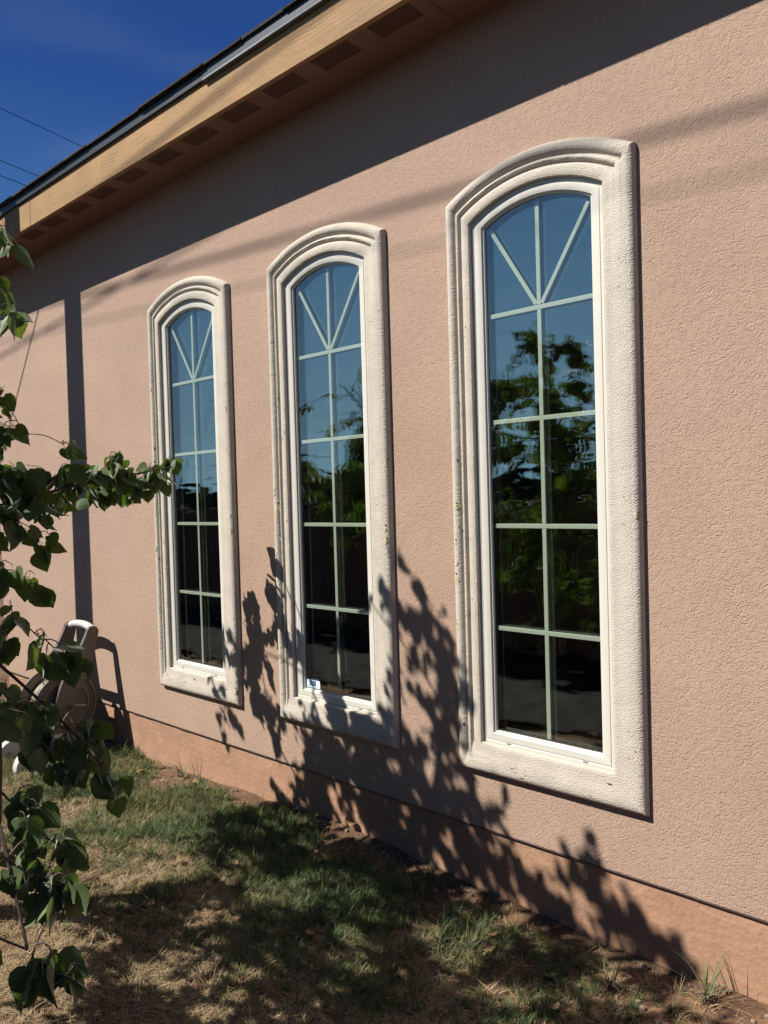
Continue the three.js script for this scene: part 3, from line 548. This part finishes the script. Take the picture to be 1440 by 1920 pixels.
  // the rest of the crown, beside and behind the viewer's edge of the picture
  const crown = [
    [-4.26, 2.22, 1.09, 0.11, 22], [-3.10, 0.95, 1.97, 0.22, 50], [-3.45, 1.50, 2.30, 0.25, 60], [-2.75, 0.90, 2.20, 0.20, 50], [-3.60, 1.20, 2.00, 0.22, 50], [-3.41, 1.47, 1.50, 0.20, 50], [-2.90, 2.00, 1.78, 0.18, 50], [-2.50, 1.98, 1.93, 0.18, 45], [-3.06, 1.47, 2.00, 0.20, 50], [-2.42, 1.20, 2.02, 0.2, 50],
    [-3.86, 1.50, 1.16, 0.17, 45], [-3.70, 1.76, 1.20, 0.17, 55], [-3.56, 1.96, 1.26, 0.16, 50], [-2.30, 2.52, 1.93, 0.07, 14],
    [-2.45, 2.54, 1.89, 0.12, 34], [-2.67, 2.62, 1.87, 0.14, 42], [-3.90, 1.42, 1.30, 0.20, 45], [-3.20, 3.14, 1.54, 0.14, 26], [-3.42, 2.56, 1.58, 0.20, 50], [-3.75, 1.40, 1.50, 0.22, 60], [-3.30, 1.05, 1.56, 0.18, 40],
    [-3.12, 2.98, 1.60, 0.19, 44], [-3.08, 2.70, 1.58, 0.16, 34], [-4.42, 1.97, 1.18, 0.09, 14], [-3.72, 2.20, 1.44, 0.24, 90],
    [-3.39, 2.28, 1.54, 0.24, 120], [-3.34, 1.84, 1.54, 0.24, 135], [-2.98, 2.28, 1.64, 0.24, 120], [-3.01, 1.86, 1.64, 0.24, 135], [-2.72, 2.30, 1.76, 0.22, 90], [-2.50, 2.26, 1.86, 0.20, 75],
    [-2.28, 2.26, 1.90, 0.12, 22], [-1.78, 2.30, 2.10, 0.17, 54], [-2.04, 1.92, 2.03, 0.24, 90], [-2.43, 1.72, 2.00, 0.24, 135], [-3.02, 1.50, 1.80, 0.24, 135], [-3.61, 1.52, 1.44, 0.24, 75],
    [-2.60, 1.24, 1.86, 0.24, 120], [-2.06, 1.34, 2.20, 0.24, 90], [-1.67, 1.72, 2.30, 0.24, 75], [-2.63, 1.92, 2.30, 0.24, 120], [-2.21, 2.12, 2.40, 0.24, 90], [-2.83, 1.22, 2.30, 0.24, 90],
    [-1.89, 0.86, 2.18, 0.24, 75], [-2.45, 0.76, 2.00, 0.24, 75], [-3.19, 0.92, 1.60, 0.20, 60], [-1.40, 1.35, 2.38, 0.22, 60], [-1.34, 0.90, 2.28, 0.20, 54], [-3.34, 2.60, 1.68, 0.20, 60], [-1.60, 1.40, 2.68, 0.24, 90], [-2.10, 1.40, 2.68, 0.24, 90],
  ];
  for (const [x, y, z, rad, n] of crown) spray(x - 0.12, y, z + 0.04, rad * 1.4, Math.round(n * (y < 2.1 ? 1.9 : 1.55)), false, 0.060);
  inst.forEach((list, v) => {
    const o = new THREE.InstancedMesh(leafGeos[v], M.leaf[v], list.length); o.name = 'leaves'; o.userData.kind = 'stuff'; o.castShadow = o.receiveShadow = true;
    list.forEach((m, i) => o.setMatrixAt(i, m)); tree.add(o);
  });
  console.log('leaves', shown, inst.map((l) => l.length).join(' '));
}

// ------------------------------------------------------------------ grass
function clump(seed, blades, tall, lean, wide, segs = 3) {
  const r = rng(seed), pos = [], idx = [];
  for (let b = 0; b < blades; b++) {
    const a = r() * 6.283, rad = r() * 0.022, h = tall * (0.55 + 0.6 * r()), l = lean * (0.4 + r()), w = wide * (0.7 + 0.6 * r()), ox = Math.cos(a * 3.7) * rad, oz = Math.sin(a * 3.7) * rad, s = Math.cos(a), c = Math.sin(a), base = pos.length / 3;
    for (let k = 0; k <= segs; k++) {
      const t = k / segs, out = l * t * t, y = h * (t - 0.25 * (l / (tall + l)) * t * t), ww = w * (1 - t * t) * 0.5 + 0.0002;
      pos.push(ox + s * out - c * ww, y, oz + c * out + s * ww, ox + s * out + c * ww, y, oz + c * out - s * ww);
      if (k < segs) { const q = base + k * 2; idx.push(q, q + 1, q + 2, q + 1, q + 3, q + 2); }
    }
  }
  const g = new THREE.BufferGeometry(); g.setAttribute('position', new THREE.Float32BufferAttribute(pos, 3)); g.setIndex(idx); g.computeVertexNormals(); return g;
}
{
  const green = new THREE.MeshPhysicalMaterial({ color: 0xffffff, roughness: 0.96, transmission: 0.3, thickness: 0 }), straw = mat(0xffffff, { roughness: 0.9 });
  const r = rng(99), d = new THREE.Object3D(), col = new THREE.Color();
  const green01 = (x, z) => {
    const patch = 0.36 + 0.8 * free(x * 1.1 + 20, z * 1.6 + 20, 131) + 0.95 * free(x * 3.3 + 20, z * 3.3 + 20, 132) + 0.4 * free(x * 9 + 20, z * 9 + 20, 137);
    let k = sstep(0.03, 0.22, z + 0.10 * free(x * 2.2 + 9, 4, 133) + 0.10 * sstep(-3.2, -4.4, x)) * sstep(1.25, 0.72, z + 0.22 * free(x * 1.7 + 7, z + 7, 134));
    k *= sstep(-0.85, -1.35, x); return Math.min(1, Math.max(0, k * (0.25 + patch)));
  };
  const field = (name, label, geos, m, tries, prob, put, colour) => {
    const lists = geos.map(() => []);
    for (let i = 0; i < tries; i++) {
      const x = -7.2 + r() * 7.9, z = r() < 0.75 ? -0.01 + r() * 1.7 : -0.01 + r() * 3.6; if (r() > prob(x, z)) continue;
      d.position.set(x, lawn(x, z) - 0.006, z); d.rotation.set((r() - 0.5) * 0.5, r() * 6.283, (r() - 0.5) * 0.5); d.scale.setScalar(put(x, z)); d.updateMatrix(); colour(col, x, z); lists[(r() * geos.length) | 0].push([d.matrix.clone(), col.clone()]);
    }
    lists.forEach((l, k) => {
      if (!l.length) return; const o = new THREE.InstancedMesh(geos[k], m, l.length); o.name = numbered(name); o.receiveShadow = o.castShadow = true; l.forEach(([a, c], i) => { o.setMatrixAt(i, a); o.setColorAt(i, c); }); tag(o, label, 'grass', null, 'stuff'); scene.add(o);
    });
  };
  field('green_grass', 'tufty green grass growing along the foot of the wall', [mergeGeometries([clump(1, 11, 0.062, 0.03, 0.0032), clump(2, 5, 0.03, 0.04, 0.003)]), clump(3, 13, 0.05, 0.045, 0.003), clump(4, 9, 0.085, 0.05, 0.0034)].map((g) => g), green, 50000, green01,
    (x, z) => 0.45 + r() * r() * 0.75 + 0.2 * green01(x, z), (c, x, z) => { const t = r(), y = Math.max(0, free(x * 2 + 3, z * 2 + 3, 135)) * 0.6 + r() * 0.25; c.setRGB(0.050 + 0.035 * t + 0.15 * y, 0.098 + 0.035 * t + 0.05 * y, 0.020 + 0.012 * t + 0.03 * y); });
  const dry01 = (x, z) => Math.min(1, Math.max(0, (0.75 + 0.9 * free(x * 1.9 + 31, z * 1.9 + 31, 136)) * (0.18 + 0.82 * sstep(0.25, 0.75, z)) * sstep(0.02, 0.16, z)));
  field('dry_grass', 'short dead straw-coloured grass matted over the soil', [clump(11, 9, 0.022, 0.05, 0.0022), clump(12, 10, 0.032, 0.04, 0.002), clump(13, 8, 0.014, 0.065, 0.0024)], straw, 46000, dry01,
    () => 0.6 + r() * 0.8, (c) => { const t = r(), k = 0.75 + 0.5 * r(); c.setRGB((0.23 + 0.09 * t) * k, (0.165 + 0.07 * t) * k, (0.088 + 0.04 * t) * k); });
  // pebbles and clods, and a few dead leaves, lying on the soil
  const scatter = (name, label, cat, geo, m, n, size, lift, tone) => {
    const o = new THREE.InstancedMesh(geo, m, n); o.name = name; o.castShadow = o.receiveShadow = true;
    for (let i = 0; i < n; i++) {
      const x = -6.4 + r() * 7, z = 0.015 + r() * r() * 1.9, k = size * (0.4 + r() * r() * 1.3); d.position.set(x, lawn(x, z) + lift * k, z); d.rotation.set(r() * 6.283, r() * 6.283, r() * 6.283);
      if (lift > 0.5) d.rotation.set(-1.57 + (r() - 0.5) * 0.7, (r() - 0.5) * 0.5, r() * 6.283); d.scale.set(k, k * (0.7 + 0.3 * r()), k * (0.6 + 0.4 * r())); d.updateMatrix(); o.setMatrixAt(i, d.matrix); tone(col); o.setColorAt(i, col);
    }
    tag(o, label, cat, null, 'stuff'); scene.add(o);
  };
  scatter('pebbles', 'small stones and clods scattered on the bare soil', 'pebbles', new THREE.IcosahedronGeometry(1, 1), straw, 900, 0.010, 0.2, (c) => { const k = 0.55 + 0.7 * r(); c.setRGB(0.19 * k, 0.135 * k, 0.10 * k); });
  scatter('fallen_leaves', 'dry brown leaves lying on the grass and soil', 'leaves', leafGeos[1], straw, 90, 0.045, 0.55, (c) => { const k = 0.6 + 0.7 * r(); c.setRGB(0.22 * k, 0.13 * k, 0.06 * k); });
  // single long-bladed weeds against the footing
  const weeds = [[-0.90, 0.10, 1, 'wispy grass weed at the foot of the wall, under the plain stucco'], [-4.02, 0.07, 1.05, 'wispy grass tuft on bare soil between the hose reel and the tree shadow'], [-0.62, 0.13, 0.8, 'thin weed cut by the lower corner of the picture'], [-1.18, 0.22, 0.8, 'small weed at the tip of the tree shadow on the footing']];
  weeds.forEach(([x, z, s, label], k) => { const o = mesh(numbered('grass_weed'), clump(60 + k, 24, 0.15, 0.13, 0.0042, 5), M.weed ||= new THREE.MeshPhysicalMaterial({ color: rgb(0.118, 0.148, 0.056), roughness: 0.96, transmission: 0.3, thickness: 0 }), scene); o.position.set(x, lawn(x, z) - 0.006, z); o.scale.setScalar(s); tag(o, label, 'weed', 'weeds along the footing'); });
}

// ------------------------------------------------------------------ utility poles and wires
function wire(a, b, sag, rad) { const pts = []; for (let i = 0; i <= 10; i++) { const t = i / 10; pts.push(a.clone().lerp(b, t).add(V(0, -sag * 4 * t * (1 - t), 0))); } return tube(pts, rad, rad, 5, 24); }
function utilityPole(label, x, z, h) {
  const p = thing('utility_pole', label, 'utility pole', 'wooden utility poles around the yard'); p.position.set(x, -0.1, z);
  mesh('post', new THREE.CylinderGeometry(0.098, 0.114, h + 0.6, 18).translate(0, h / 2 - 0.3, 0), M.pole, p);
  const arm = mesh('crossarm', round(-0.9, 0.9, h - 0.62, h - 0.5, 0.1, 0.2, 0.01), M.pole, p);
  for (const q of [-0.8, -0.3, 0.3, 0.8]) mesh('insulator', new THREE.LatheGeometry([[0, 0], [0.02, 0], [0.02, 0.04], [0.045, 0.05], [0.03, 0.08], [0.045, 0.1], [0.02, 0.14], [0, 0.14]].map(([a, b]) => new THREE.Vector2(a, b)), 12).translate(q, h - 0.5, 0.15), M.ceramic, arm);
  return p;
}
{
  const P1 = V(-5.99, 0, 0.9);
  utilityPole('weathered wooden utility pole standing closest to the house wall', P1.x, P1.z, 7.4);
  utilityPole('wooden utility pole mirrored between two windows, with a guy wire', -13.6, 8, 6.6);
  utilityPole('tall utility pole beyond the house end toward the street', 21, 3.1, 10.2); utilityPole('tall utility pole far along the yard along the added asphalt strip', -26, 3.1, 10.2);
  utilityPole('distant utility pole mirrored in the middle window', -69.6, 60, 6.6); utilityPole('farthest utility pole on the skyline', 30, 60, 9);
  const cable = (label, a, b, sag, rad, m = M.cable) => tag(mesh(numbered('overhead_wire'), wire(a, b, sag, rad), m, scene), label, 'wire', 'overhead wires');
  // lines over the yard: their soft shadows cross the stucco above the windows
  cable('overhead cable sloping down along the house toward the street', V(-26, 8.52, 3.2), V(21, 5.5, 3.2), 0.06, 0.0115); cable('thin cable just under the sloping one', V(-26, 8.36, 3.24), V(21, 5.36, 3.24), 0.06, 0.004);
  cable('overhead cable rising along the house from the far end of the yard', V(-26, 5.3, 3.0), V(21, 9.5, 3.0), 0.05, 0.009);
  // service lines over the roof, seen against the sky
  for (const [y, l] of [[4.76, 'uppermost'], [4.34, 'middle'], [4.22, 'lowest']]) cable(l + ' of three thin wires against the sky over the roof', V(P1.x - 0.09, y, 0.9), V(-11.9, y + 0.15, -23), 0.04, 0.003);
  const guy = (label, a, b, sleeve) => { const g = thing('guy_wire', label, 'guy wire', 'guy wires of the utility poles'); mesh('strand', wire(a, b, 0.02, 0.006), M.steel, g); mesh('sleeve', tube([a.clone().lerp(b, sleeve), b], 0.024, 0.024, 8, 2), mat(rgb(0.185, 0.111, 0.067)), g); };
  guy('slanted steel guy wire of the pole by the house', V(P1.x - 0.1, 4.9, 0.9), V(-9.3, -0.12, 0.55), 0.75); guy('slanted guy wire with a brown sleeve mirrored in the window by the pole shadow', V(-13.6, 5.95, 8), V(-18.05, -0.12, 8), 0.62);
  for (const [y, l] of [[6.55, 'lower'], [6.95, 'upper'], [8.1, 'topmost']]) cable(l + ' pale wire strung across the sky far behind the yard', V(-95, y + 0.9, 30), V(45, y + 0.9, 30), 1.0, 0.014, M.aluminium);
}

// ------------------------------------------------------------------ across the yard: fence, hedge trees, far building (seen mirrored in the glass)
{
  const f = thing('wooden_fence', 'dark weathered board fence along the far side of the yard', 'fence'), r = rng(7), zf = 4.2;
  const g = new THREE.BoxGeometry(0.138, 1.52, 0.018);
  for (let x = -27, k = 0; x < 4; x += 0.146, k++) { const o = mesh('board', g, M.board[k % 3], f); o.position.set(x, 0.665 + (r() - 0.5) * 0.016, zf + (r() - 0.5) * 0.004); o.rotation.z = (r() - 0.5) * 0.008; }
  for (const y of [0.15, 1.2]) mesh('rail', box(31, 0.09, 0.04, -11.5, y, zf + 0.033), M.board[1], f);
  for (let x = -26.8; x < 4; x += 2.4) mesh('post', box(0.09, 1.7, 0.09, x, 0.72, zf + 0.1), M.board[0], f);
  mesh('cap_rail', box(31.1, 0.03, 0.12, -11.5, 1.445, zf + 0.02), mat(rgb(0.237, 0.192, 0.148)), f);
  // row of bushes beyond the fence
  const q = rng(55), gl = leafGeos[0], d = new THREE.Object3D();
  const names = ['low dense shrub beyond the fence, first in the far row', 'broad rounded shrub beyond the fence', 'taller uneven shrub beyond the fence', 'small shrub in the far row beyond the fence', 'dark bushy shrub beside the pale far building', 'wide shrub toward the street beyond the fence', 'rounded bush at the open end of the far row', 'last bush of the row along the skyline'];
  names.forEach((label, k) => {
    const t = thing('far_shrub', label, 'shrub', 'shrubs beyond the fence'), x = -62 + k * 8.2 + q() * 3, z = 26 + q() * 6, h = 1.9 + q() * 0.7, w = 4.6 + q() * 2;
    mesh('stem', tube([V(x, -0.15, z), V(x + 0.2, h * 0.3, z), V(x + 0.4, h * 0.6, z + 0.1)], 0.12, 0.05, 7), M.bark, t);
    const o = new THREE.InstancedMesh(gl, M.shrub, 1500); o.name = 'crown'; o.userData.kind = 'stuff'; o.castShadow = true;
    for (let i = 0; i < 1500; i++) { const a = q() * 6.283, u = q() * 2 - 1, rr = Math.cbrt(q()) * (0.78 + 0.22 * Math.sin(a * 5 + u * 7)); d.position.set(x + Math.cos(a) * Math.sqrt(1 - u * u) * w * rr, h * 0.5 + u * h * 0.52 * rr, z + Math.sin(a) * Math.sqrt(1 - u * u) * 1.6 * rr); d.rotation.set(q() * 6, q() * 6, q() * 6); d.scale.setScalar(0.32 + q() * 0.3); d.updateMatrix(); o.setMatrixAt(i, d.matrix); }
    t.add(o);
  });
  const b = thing('far_building', 'small pale flat-roofed building on the skyline beyond the shrubs', 'building'), wm = mat(rgb(0.459, 0.466, 0.459));
  mesh('wall', box(6, 4.6, 5, -96, 2.2, 84), wm, b); mesh('roof', box(6.4, 0.3, 5.4, -96, 4.652, 84), M.steel, b); mesh('door', box(1, 2.1, 0.1, -96.8, 0.95, 81.46), M.taupeDark, b); mesh('window', box(1.4, 1, 0.1, -94.6, 2.6, 81.46), M.spacer, b);
}
renderer.render(scene, camera);
